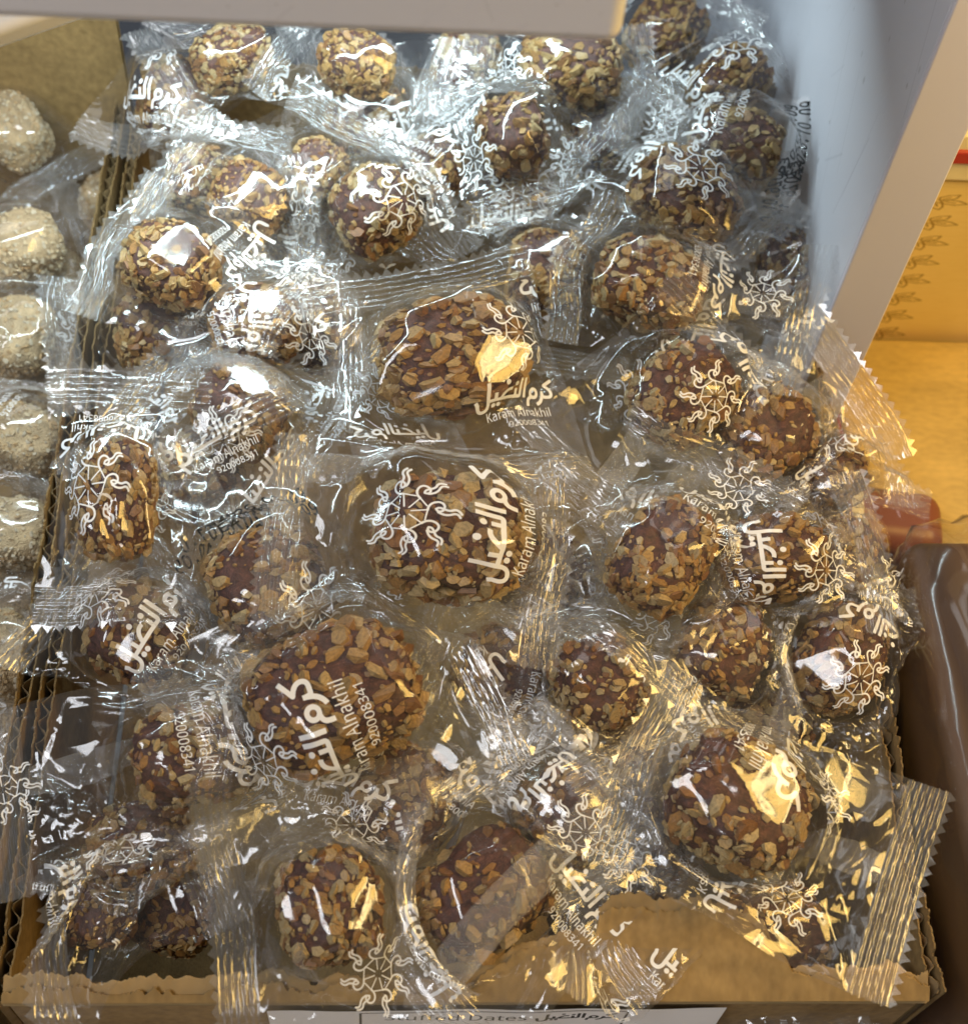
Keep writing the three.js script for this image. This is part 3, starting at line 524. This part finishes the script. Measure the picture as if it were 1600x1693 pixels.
// ------------------------------------------------------------------ the pile
// [label, px, py, height, axis in the picture (degrees), options]
const H = heavy, D = medium, S = sparse;
const rows_ = [
  // --- on top, in front
  ['sweet with the emblem beside an upright Arabic name, above the largest sweet', 742, 888, 0.112, -6, { v: H[0], a: 22, b: 19, L: 76, W: 52, off: -8, uv: [0.86, 0.42, 1], fin: 0.1, flip: 1, k: 0.9, bA: 0.15, bB: 0.1, it: 80 , logo: [0, 0, 1, 0.25], dir: -1}],
  ['nutty sweet whose Arabic name slants below it, between two ribbed seals', 745, 592, 0.113, 106, { v: H[1], a: 18.5, b: 22, L: 76, W: 60, off: -6, uv: [0.62, 0.24, 1], k: 0.8, bA: 0.2 , logo: [-7.5, -13, 0, 0.25], dir: 1}],
  ['largest sweet, oblong, with name and number upright across it', 552, 1150, 0.104, 22, { v: D[0], a: 24, b: 18, L: 82, W: 54, off: -1, uv: [0.18, 0.3, -1], k: 0.8 , logo: [-10, -8, 0, 0.25], dir: -1}],
  ['wrapper with gold reflections whose toothed end sticks out over the box corner', 1216, 1325, 0.098, -27, { over: 1, v: D[1], a: 20, b: 17, L: 76, W: 54, off: 9, uv: [0.3, 0.7, 1], k: 0.8, bA: 0.15 , logo: [10, 10, 0, 0.25], dir: 1, lean: [0.30, 0, -0.06], broad: 1.5}],
  ['dark sweet with a few large nut chips on top, standing behind the torn flap', 800, 1478, 0.085, 42, { v: S[0], a: 18, b: 17, c: 15, L: 78, W: 54, off: 13, uv: [0.1, 0.1, 1], flip: 1, k: 0.7 , logo: [21, -15, 0, 0.25], dir: 1}],
  ['sweet leaning on the front rim, its ribbed wrapper end hanging over the rim', 545, 1500, 0.090, 12, { over: 1, v: H[2], a: 14, b: 15.5, L: 60, W: 62, off: 1, uv: [0.05, 0.86, -1], k: 1.1, bA: -0.3 , logo: [15, -14, 0, 0.25], dir: -1}],
  ['wrapper spread from the left wall towards the largest sweet, nutty sweet at its inner end', 325, 1245, 0.094, 12, { v: S[1], a: 17, b: 14, c: 12, L: 78, W: 36, off: -12, uv: [0.5, 0.55, 1], k: 0.6 }],
  // --- left edge
  ['narrow upright sweet leaning on the left wall, emblem beside a row of nut chips', 196, 825, 0.108, 86, { v: H[3], a: 18, b: 11.5, c: 12, L: 68, W: 42, off: 3, uv: [0.42, 0.3, 1], k: 0.8, bA: 0.3 , logo: [8, 4, 0, 0.25], dir: -1}],
  ['sweet under a wrapper bearing the black date stamp', 446, 968, 0.096, 116, { v: D[2], a: 18, b: 17, L: 78, W: 54, off: 13, uv: [0.34, 0.06, 1], stamp: 1, k: 0.6 , logo: [16, -5.5, 0, 0.75], dir: 1}],
  ['dark wrapper with upright name and ribbed seal beside the stamped one', 235, 1050, 0.086, -28, { v: S[1], a: 16, b: 15, L: 66, W: 50, off: 4, uv: [0.15, 0.2, 1], k: 0.7 , logo: [-2, 0, 0, 0.25], dir: -1}],
  ['deep upright sweet in the dark front corner of the box', 168, 1480, 0.056, 84, { v: D[0], a: 16, b: 12, L: 54, W: 40, off: -2, k: 0.3, uv: [0.7, 0.1, -1] }],
  ['dark wrapper with two level ribbed seals in the front corner', 290, 1500, 0.050, 80, { v: S[0], a: 15, b: 13, L: 54, W: 44, off: 1, uv: [0.3, 0.4, 1], k: 0.3 }],
  // --- right, middle
  ['sweet with orange chips beside a toothed seal, between two large wrappers', 990, 1130, 0.090, -62, { v: D[1], a: 14.5, b: 13.5, L: 66, W: 50, off: -4, uv: [0.2, 0.1, 1] }],
  ['plain dark lump half hidden under toothed seals', 1000, 1250, 0.076, 20, { v: S[1], a: 15, b: 14, L: 64, W: 48, off: 3, uv: [0.6, 0.4, 1] }],
  ['reddish sweet with flat chips beside the toothed edge of the topmost wrapper', 1095, 920, 0.104, 58, { v: D[2], a: 17, b: 15, L: 72, W: 52, off: 2, uv: [0.9, 0.2, 1] }],
  ['sweet with scattered golden chips close to the right wall', 1272, 925, 0.096, 8, { v: D[0], a: 17, b: 14, L: 70, W: 50, off: -3, uv: [0.4, 0.9, 1] }],
  ['sweet beneath a long diagonal ribbed seal', 1130, 650, 0.106, 222, { v: D[1], a: 17, b: 14, L: 74, W: 54, off: 8, uv: [0.1, 0.66, 1] }],
  ['orange nut sweet below an upright ribbed seal, film spreading to the divider', 1072, 470, 0.106, -17, { v: H[0], a: 18, b: 15, L: 74, W: 52, off: 13, uv: [0.55, 0.8, 1], k: 0.7 }],
  ['narrow dark sweet wedged between the divider and the torn wall', 1298, 452, 0.084, 82, { v: D[2], a: 18, b: 11, c: 12, L: 58, W: 36, off: 0, uv: [0.2, 0.5, 1] }],
  ['crumpled wrapper with gold ribs at the foot of the divider', 1262, 715, 0.098, 32, { v: S[0], a: 16, b: 14, L: 66, W: 50, off: 5, uv: [0.75, 0.5, 1], k: 0.8, bA: 0.3 , lean: [0.2, 0, -0.05]}],
  ['folded wrapper with a golden ribbed end near the right wall', 1190, 1075, 0.082, 70, { v: S[1], a: 15, b: 14, L: 66, W: 50, off: 8, uv: [0.35, 0.5, -1] , lean: [0.2, 0, 0]}],
  ['wrapper with slanting name lying against the right wall', 1385, 1085, 0.082, 66, { v: S[0], a: 17, b: 13, L: 70, W: 46, off: -6, uv: [0.85, 0.75, 1], k: 0.6 , logo: [0, -3, 0, 0.25], dir: -1, lean: [0.25, 0, 0]}],
  ['wrapper with mirrored name above the gold reflecting one', 1270, 1165, 0.078, 176, { v: S[1], a: 16, b: 14, L: 70, W: 50, off: 10, uv: [0.1, 0.35, 1] }],
  ['dark sweet sunk behind the highest part of the torn flap', 1270, 1545, 0.052, 12, { v: S[0], a: 18, b: 15, L: 70, W: 52, off: 0, uv: [0.45, 0.6, 1] }],
  ['dark wrapper with small writing beside the flap', 1010, 1520, 0.060, -30, { v: S[1], a: 17, b: 15, L: 70, W: 50, off: 0, uv: [0.25, 0.62, 1], k: 0.8 }],
  // --- back right
  ['sweet with a round emblem on a loose clear wrapper near the divider', 1130, 330, 0.108, -38, { v: H[1], a: 18, b: 15, L: 72, W: 52, off: -6, uv: [0.66, 0.1, -1], k: 0.8 , logo: [-6, 1, 0, 0.25], dir: 1}],
  ['dark topped sweet whose stamped film stands against the divider', 1212, 245, 0.106, -8, { v: D[1], a: 17, b: 14, L: 74, W: 52, off: 8, uv: [0.22, 0.62, -1], stamp: 1, k: 0.7 , logo: [17, 6, 0, 0.75], dir: -1}],
  ['small sweet high at the back beside the divider', 1205, 138, 0.104, 30, { v: D[0], a: 15, b: 12, L: 66, W: 48, off: 0, uv: [0.5, 0.2, 1] }],
  ['dark sweet under the end of the white lip', 942, 112, 0.110, -4, { v: D[2], a: 18, b: 13, L: 70, W: 46, off: -5, uv: [0.9, 0.9, 1] }],
  ['small dark sweet standing clear in bright film below the end of the lip', 846, 226, 0.104, -72, { v: S[0], a: 13, b: 11.5, L: 66, W: 48, off: 0, uv: [0.3, 0.1, 1] }],
  ['dark sweet with the emblem across it and a ribbed seal at its side', 852, 325, 0.100, -44, { v: S[1], a: 15, b: 14, L: 66, W: 50, off: -7, uv: [0.2, 0.27, 1] , logo: [-8, 0, 0, 0.25], dir: 1}],
  ['round sweet bearing the white emblem in the brightly lit film', 618, 350, 0.106, 34, { v: D[1], a: 14.5, b: 13.5, L: 78, W: 56, off: -10, uv: [0.1, 0.56, -1], k: 0.7 , logo: [8, -3, 0, 0.25], dir: -1}],
  ['small sweet peeping out behind the brightly lit emblem sweet', 520, 290, 0.102, 60, { v: D[2], a: 12, b: 11, c: 11, L: 66, W: 50, off: 0, uv: [0.42, 0.4, 1] }],
  ['nutty sweet with a bright glint beside the lit emblem sweet', 412, 330, 0.104, -30, { v: D[0], a: 12.5, b: 12, c: 11, L: 68, W: 50, off: 0, uv: [0.72, 0.3, 1] }],
  ['small pale chipped sweet close to the left wall at the back', 330, 300, 0.100, 74, { v: H[2], a: 12, b: 11, c: 11, L: 66, W: 48, off: 0, uv: [0.5, 0.66, 1] }],
  ['chip covered sweet below the glinting one', 492, 385, 0.096, 10, { v: H[3], a: 12.5, b: 11, c: 11, L: 66, W: 48, off: 0, uv: [0.34, 0.24, -1] }],
  ['pale lit sweet directly under the white lip', 382, 95, 0.112, 20, { v: H[0], a: 14, b: 10.5, L: 70, W: 48, off: 3, uv: [0.1, 0.3, 1] }],
  ['brightly lit sweet under the light strip', 590, 105, 0.110, -12, { v: H[1], a: 13, b: 11, L: 72, W: 50, off: 0, uv: [0.6, 0.5, 1] }],
  ['golden sweet in the brightest film behind the lit emblem sweet', 604, 195, 0.106, 38, { v: H[3], a: 15, b: 12, L: 76, W: 52, off: -4, uv: [0.3, 0.8, 1] }],
  ['sweet lost in bright crumpled film under the lip', 770, 110, 0.102, 70, { v: D[1], a: 15, b: 13, L: 72, W: 52, off: 0, uv: [0.8, 0.15, 1] }],
  ['wrapped sweet in the dark gap between lip and divider', 1100, 60, 0.100, 50, { v: D[0], a: 16, b: 13, L: 68, W: 50, off: 0, uv: [0.15, 0.45, 1] }],
  ['wrapper hanging over the two torn walls at the back', 290, 165, 0.104, 58, { v: S[0], a: 13, b: 12, L: 70, W: 46, off: 6, uv: [0.45, 0.15, 1] }],
  // --- middle left jumble
  ['sweet under a thin wrapper crossing the left walls', 285, 440, 0.100, -24, { v: D[2], a: 15, b: 13, L: 76, W: 50, off: 10, uv: [0.08, 0.3, 1] }],
  ['sweet between two upright ribbed seals', 268, 545, 0.096, 6, { v: S[0], a: 15, b: 14, L: 66, W: 50, off: -5, uv: [0.4, 0.7, 1] }],
  ['dark sweet under crossing ribbed seals', 420, 540, 0.094, 4, { v: D[0], a: 15, b: 14, L: 66, W: 52, off: 5, uv: [0.9, 0.55, 1] }],
  ['dark sweet beside the ribbed edge of the pale nut one', 522, 540, 0.090, -52, { v: S[1], a: 15, b: 14, L: 66, W: 50, off: -3, uv: [0.2, 0.9, 1] }],
  ['crumpled wrapper with a knurled seam above the stamped one', 400, 680, 0.092, 152, { v: S[0], a: 16, b: 14, L: 72, W: 52, off: 3, uv: [0.6, 0.25, 1], flip: 1 }],
  ['dark sweet hidden behind the upright one at the left wall', 320, 790, 0.080, 40, { v: S[1], a: 15, b: 14, L: 66, W: 50, off: 0, uv: [0.66, 0.9, 1] }],
  ['sweet under the right end of the upright ribbed seal', 905, 455, 0.092, 84, { v: D[2], a: 15, b: 14, L: 70, W: 52, off: -4, uv: [0.12, 0.12, 1] }],
  ['dark sweet in the gap below the topmost wrapper', 830, 1110, 0.078, -20, { v: S[0], a: 15, b: 14, L: 66, W: 50, off: 0, uv: [0.37, 0.77, 1] }],
  ['dark sweet among seals behind the flap', 665, 1320, 0.080, 70, { v: S[1], a: 16, b: 15, L: 66, W: 50, off: 0, uv: [0.57, 0.07, 1] }],
  ['shadowed sweet behind the orange chip one', 900, 960, 0.082, 44, { v: D[1], a: 15, b: 14, L: 66, W: 50, off: 0, uv: [0.77, 0.67, 1] }],
  ['dark sweet below the orange chip one, between crossing seals', 935, 1345, 0.080, -48, { v: S[0], a: 14, b: 13, L: 64, W: 48, off: 2, uv: [0.42, 0.12, 1] }],
  ['wrapper with the emblem beside the gold reflecting one, above the flap', 1062, 1400, 0.078, 30, { v: S[1], a: 14, b: 13, L: 64, W: 48, off: 0, uv: [0.2, 0.2, 1] }],
  ['low dark wrapper between the left wall and the rim-leaning sweet', 235, 1400, 0.068, 8, { v: D[2], a: 15, b: 13, L: 60, W: 46, off: 0, uv: [0.6, 0.3, 1], k: 0.2 }],
  ['wrapper standing along the torn right wall beside the golden chips', 1392, 925, 0.086, 78, { v: S[1], a: 14, b: 11, L: 66, W: 42, off: 2, uv: [0.3, 0.3, 1], lean: [0.2, 0, 0] }],
  ['crumpled gold lit wrapper over the right wall below the divider', 1365, 790, 0.092, 24, { v: D[0], a: 12, b: 11, L: 62, W: 46, off: -2, uv: [0.1, 0.8, 1], lean: [0.2, 0, 0] }],
  ['dark sweet in loose film behind the emblem sweet by the divider', 985, 225, 0.100, -20, { v: S[0], a: 13, b: 12, L: 68, W: 50, off: 0, uv: [0.7, 0.4, 1] }],
  ['dim sweet in crumpled film behind the nutty slanting name sweet', 715, 285, 0.098, 52, { v: D[2], a: 12, b: 11, L: 68, W: 50, off: 2, uv: [0.5, 0.9, 1] }],
];
const pale_ = [
  [50, 405, 0.070, 20], [110, 480, 0.064, -40], [30, 560, 0.062, 70], [100, 640, 0.056, 10], [45, 735, 0.058, -20], [85, 830, 0.050, 60], [20, 890, 0.056, 0], [45, 985, 0.050, 45], [0, 1070, 0.050, -50], [35, 1160, 0.044, 15],
  [25, 225, 0.078, -50],  [200, 330, 0.058, -15],
];
const up = V(0, 1, 0), all = [], SZ = 0.86;
function spec(label, px, py, y, deg, q, group) {
  const P = at(px, py, y), toCam = camera.position.clone().sub(P).normalize();
  const n = up.clone().addScaledVector(toCam, q.k ?? rr(0.3, 0.8)).add(V(rr(-0.16, 0.16), 0, rr(-0.16, 0.16))).normalize();
  if (q.lean) n.add(V(...q.lean)).normalize();
  const a = deg * Math.PI / 180, X = atPlane(px + 20 * Math.cos(a), py - 20 * Math.sin(a), P, n).sub(P).normalize(), Z = q.flip ? n.clone().negate() : n, Y = Z.clone().cross(X);
  const o = { label, group, P: P.toArray(), X: X.toArray(), Y: Y.toArray(), Z: Z.toArray(), a: (q.a ?? 16) * SZ * rr(0.97, 1.08) / 1e3, b: (q.b ?? 14) * SZ * rr(0.9, 1.05) / 1e3, c: (q.c ?? 13) * SZ * rr(0.8, 1.05) / 1e3, broad: q.broad, L: (q.L ?? 68) * (all.length < 27 ? 0.9 : 0.77) / 1e3, W: (q.W ?? 50) * (all.length < 27 ? 0.9 : 0.77) / 1e3, off: -(q.off ?? 0) * 0.9 / 1e3, logo: q.logo, offY: rr(-0.002, 0.002),
    bendA: q.bA ?? rr(-0.25, 0.3), bendB: q.bB ?? rr(-0.25, 0.3), bendY: rr(-0.1, 0.1), seed: all.length + 1, uv: q.uv ? [q.uv[0], q.uv[1], q.dir ?? q.uv[2]] : [rnd(), rnd(), rnd() < 0.5 ? 1 : -1], fin: q.fin, crumple: q.crumple, stamp: q.stamp, over: q.over, variant: q.v, iterations: q.it, px, py, pale: q.pale, hidden: q.hidden, chipLimit: true, fine: q.fine ?? (!q.pale && !q.hidden && all.length < 27) };
  o.W = Math.max(o.W, 1.05 * Math.PI / 2 * (o.b + o.c + 0.0042)); o.L = Math.max(o.L, 2.8 * o.a);
  all.push(o);
  return o;
}
for (const [label, px, py, y, deg, q] of rows_) spec(label, px, py, y, deg, q);
for (const [px, py, y, deg] of pale_) spec('pale coated sweet in clear film in the neighbouring box', px + rr(-14, 14), py + rr(-16, 16), y - 0.008, deg, { v: paleSweets[all.length % 3], a: 14.5, b: 13, pale: true, L: 64, W: 50, k: 0.3, crumple: 1.5 }, 'pale sweets in the neighbouring box');
// the layer below, seen only through gaps
for (let i = 0; i < 4; i++) for (let j = 0; j < 6; j++) {
  if (j > 0 || (i + j) % 2) continue;
  const p = inBox(0.026 + i * 0.045 + rr(-0.005, 0.005), 0, 0.024 + j * 0.042 + rr(-0.004, 0.004)), y = 0.030 + 0.022 * smooth(0, 0.08, j * 0.042) + rr(-0.004, 0.004);
  const s = V(p.x, y, p.z).project(camera);
  spec('dark wrapped sweet deep in the pile, seen between the upper ones', (s.x + 1) / 2 * PW, (1 - s.y) / 2 * PH, y, rr(0, 360), { v: [S[0], S[1], D[0], D[1]][(i + j) % 4], k: 0.2, hidden: true }, 'sweets in the lower layer');
}
// no two sweets in the same place: move them along their lines of sight until they are clear of one another
for (let t = 0; t < 120; t++) for (let i = 0; i < all.length; i++) for (let j = i + 1; j < all.length; j++) {
  const a = all[i], b = all[j], A = V(...a.P), B = V(...b.P), d = B.clone().sub(A), r = 0.96 * ((a.a + a.b + a.c) / 3 + (b.a + b.b + b.c) / 3), l = d.length();
  if (l >= r) continue;
  const move = (r - l) * 0.3, hi = A.y >= B.y ? a : b, lo = hi === a ? b : a, side = d.clone().setY(0).normalize().multiplyScalar(lo === b ? 1 : -1);
  const shift = (o, s, f) => { const v = V(...o.P), toCam = camera.position.clone().sub(v).normalize(); v.addScaledVector(toCam, s); if (f) v.addScaledVector(side, f); v.y = Math.max(0.02, Math.min(0.125, v.y)); o.P = v.toArray(); };
  shift(hi, move * 0.5, 0); shift(lo, -move * 0.8, lo.hidden ? move * 0.5 : 0);
}
// the film stays inside the carton's walls below the rim
const axis = [boxX.x, boxX.z, boxZ.x, boxZ.z], corner = [FL.x, FL.z];
function walls(p, n) {
  const deep = this.P[1] < RIM - 0.014, shut = deep;
  for (let i = 0; i < n; i++) {
    const x = p[i * 3] - corner[0], z = p[i * 3 + 2] - corner[1], y = p[i * 3 + 1]; if (y > RIM + 0.006) continue;
    let u = x * axis[0] + z * axis[1], v = x * axis[2] + z * axis[3];
    const du = Math.max(0.005 - u, u - (boxW - 0.005)), dv = 0.006 - v;
    if (y < 0.006) p[i * 3 + 1] = y + 0.0006;
    if (du > 0 && y < RIM + 0.002) { if (deep || y < RIM - 0.008 || du < 0.002) { u += u < boxW / 2 ? Math.min(du, 0.0006) : -Math.min(du, 0.0006); } else p[i * 3 + 1] = y + 0.0006; }
    if (dv > 0) { if (shut || y < RIM - 0.006 || dv < 0.002) v += Math.min(dv, 0.0006); else p[i * 3 + 1] = y + 0.0006; }
    p[i * 3] = corner[0] + u * axis[0] + v * axis[2]; p[i * 3 + 2] = corner[1] + u * axis[1] + v * axis[3];
  }
}
function wallsLeft(p, n) {
  for (let i = 0; i < n; i++) {
    const x = p[i * 3] - corner[0], z = p[i * 3 + 2] - corner[1], y = p[i * 3 + 1], u = x * axis[0] + z * axis[1], du = u + 0.0105;
    if (du > 0 && y < RIM + 0.002) { if (y < RIM - 0.008 || du < 0.002) { const m = Math.min(du, 0.0006); p[i * 3] -= m * axis[0]; p[i * 3 + 2] -= m * axis[1]; } else p[i * 3 + 1] = y + 0.0006; }
  }
}
for (const o of [...all].sort((a, b) => a.P[1] - b.P[1])) { o.walls = o.pale ? wallsLeft : walls; if (o.hidden) o.iterations = 40; wrappedSweet(o, all); }
renderer.render(scene, camera);
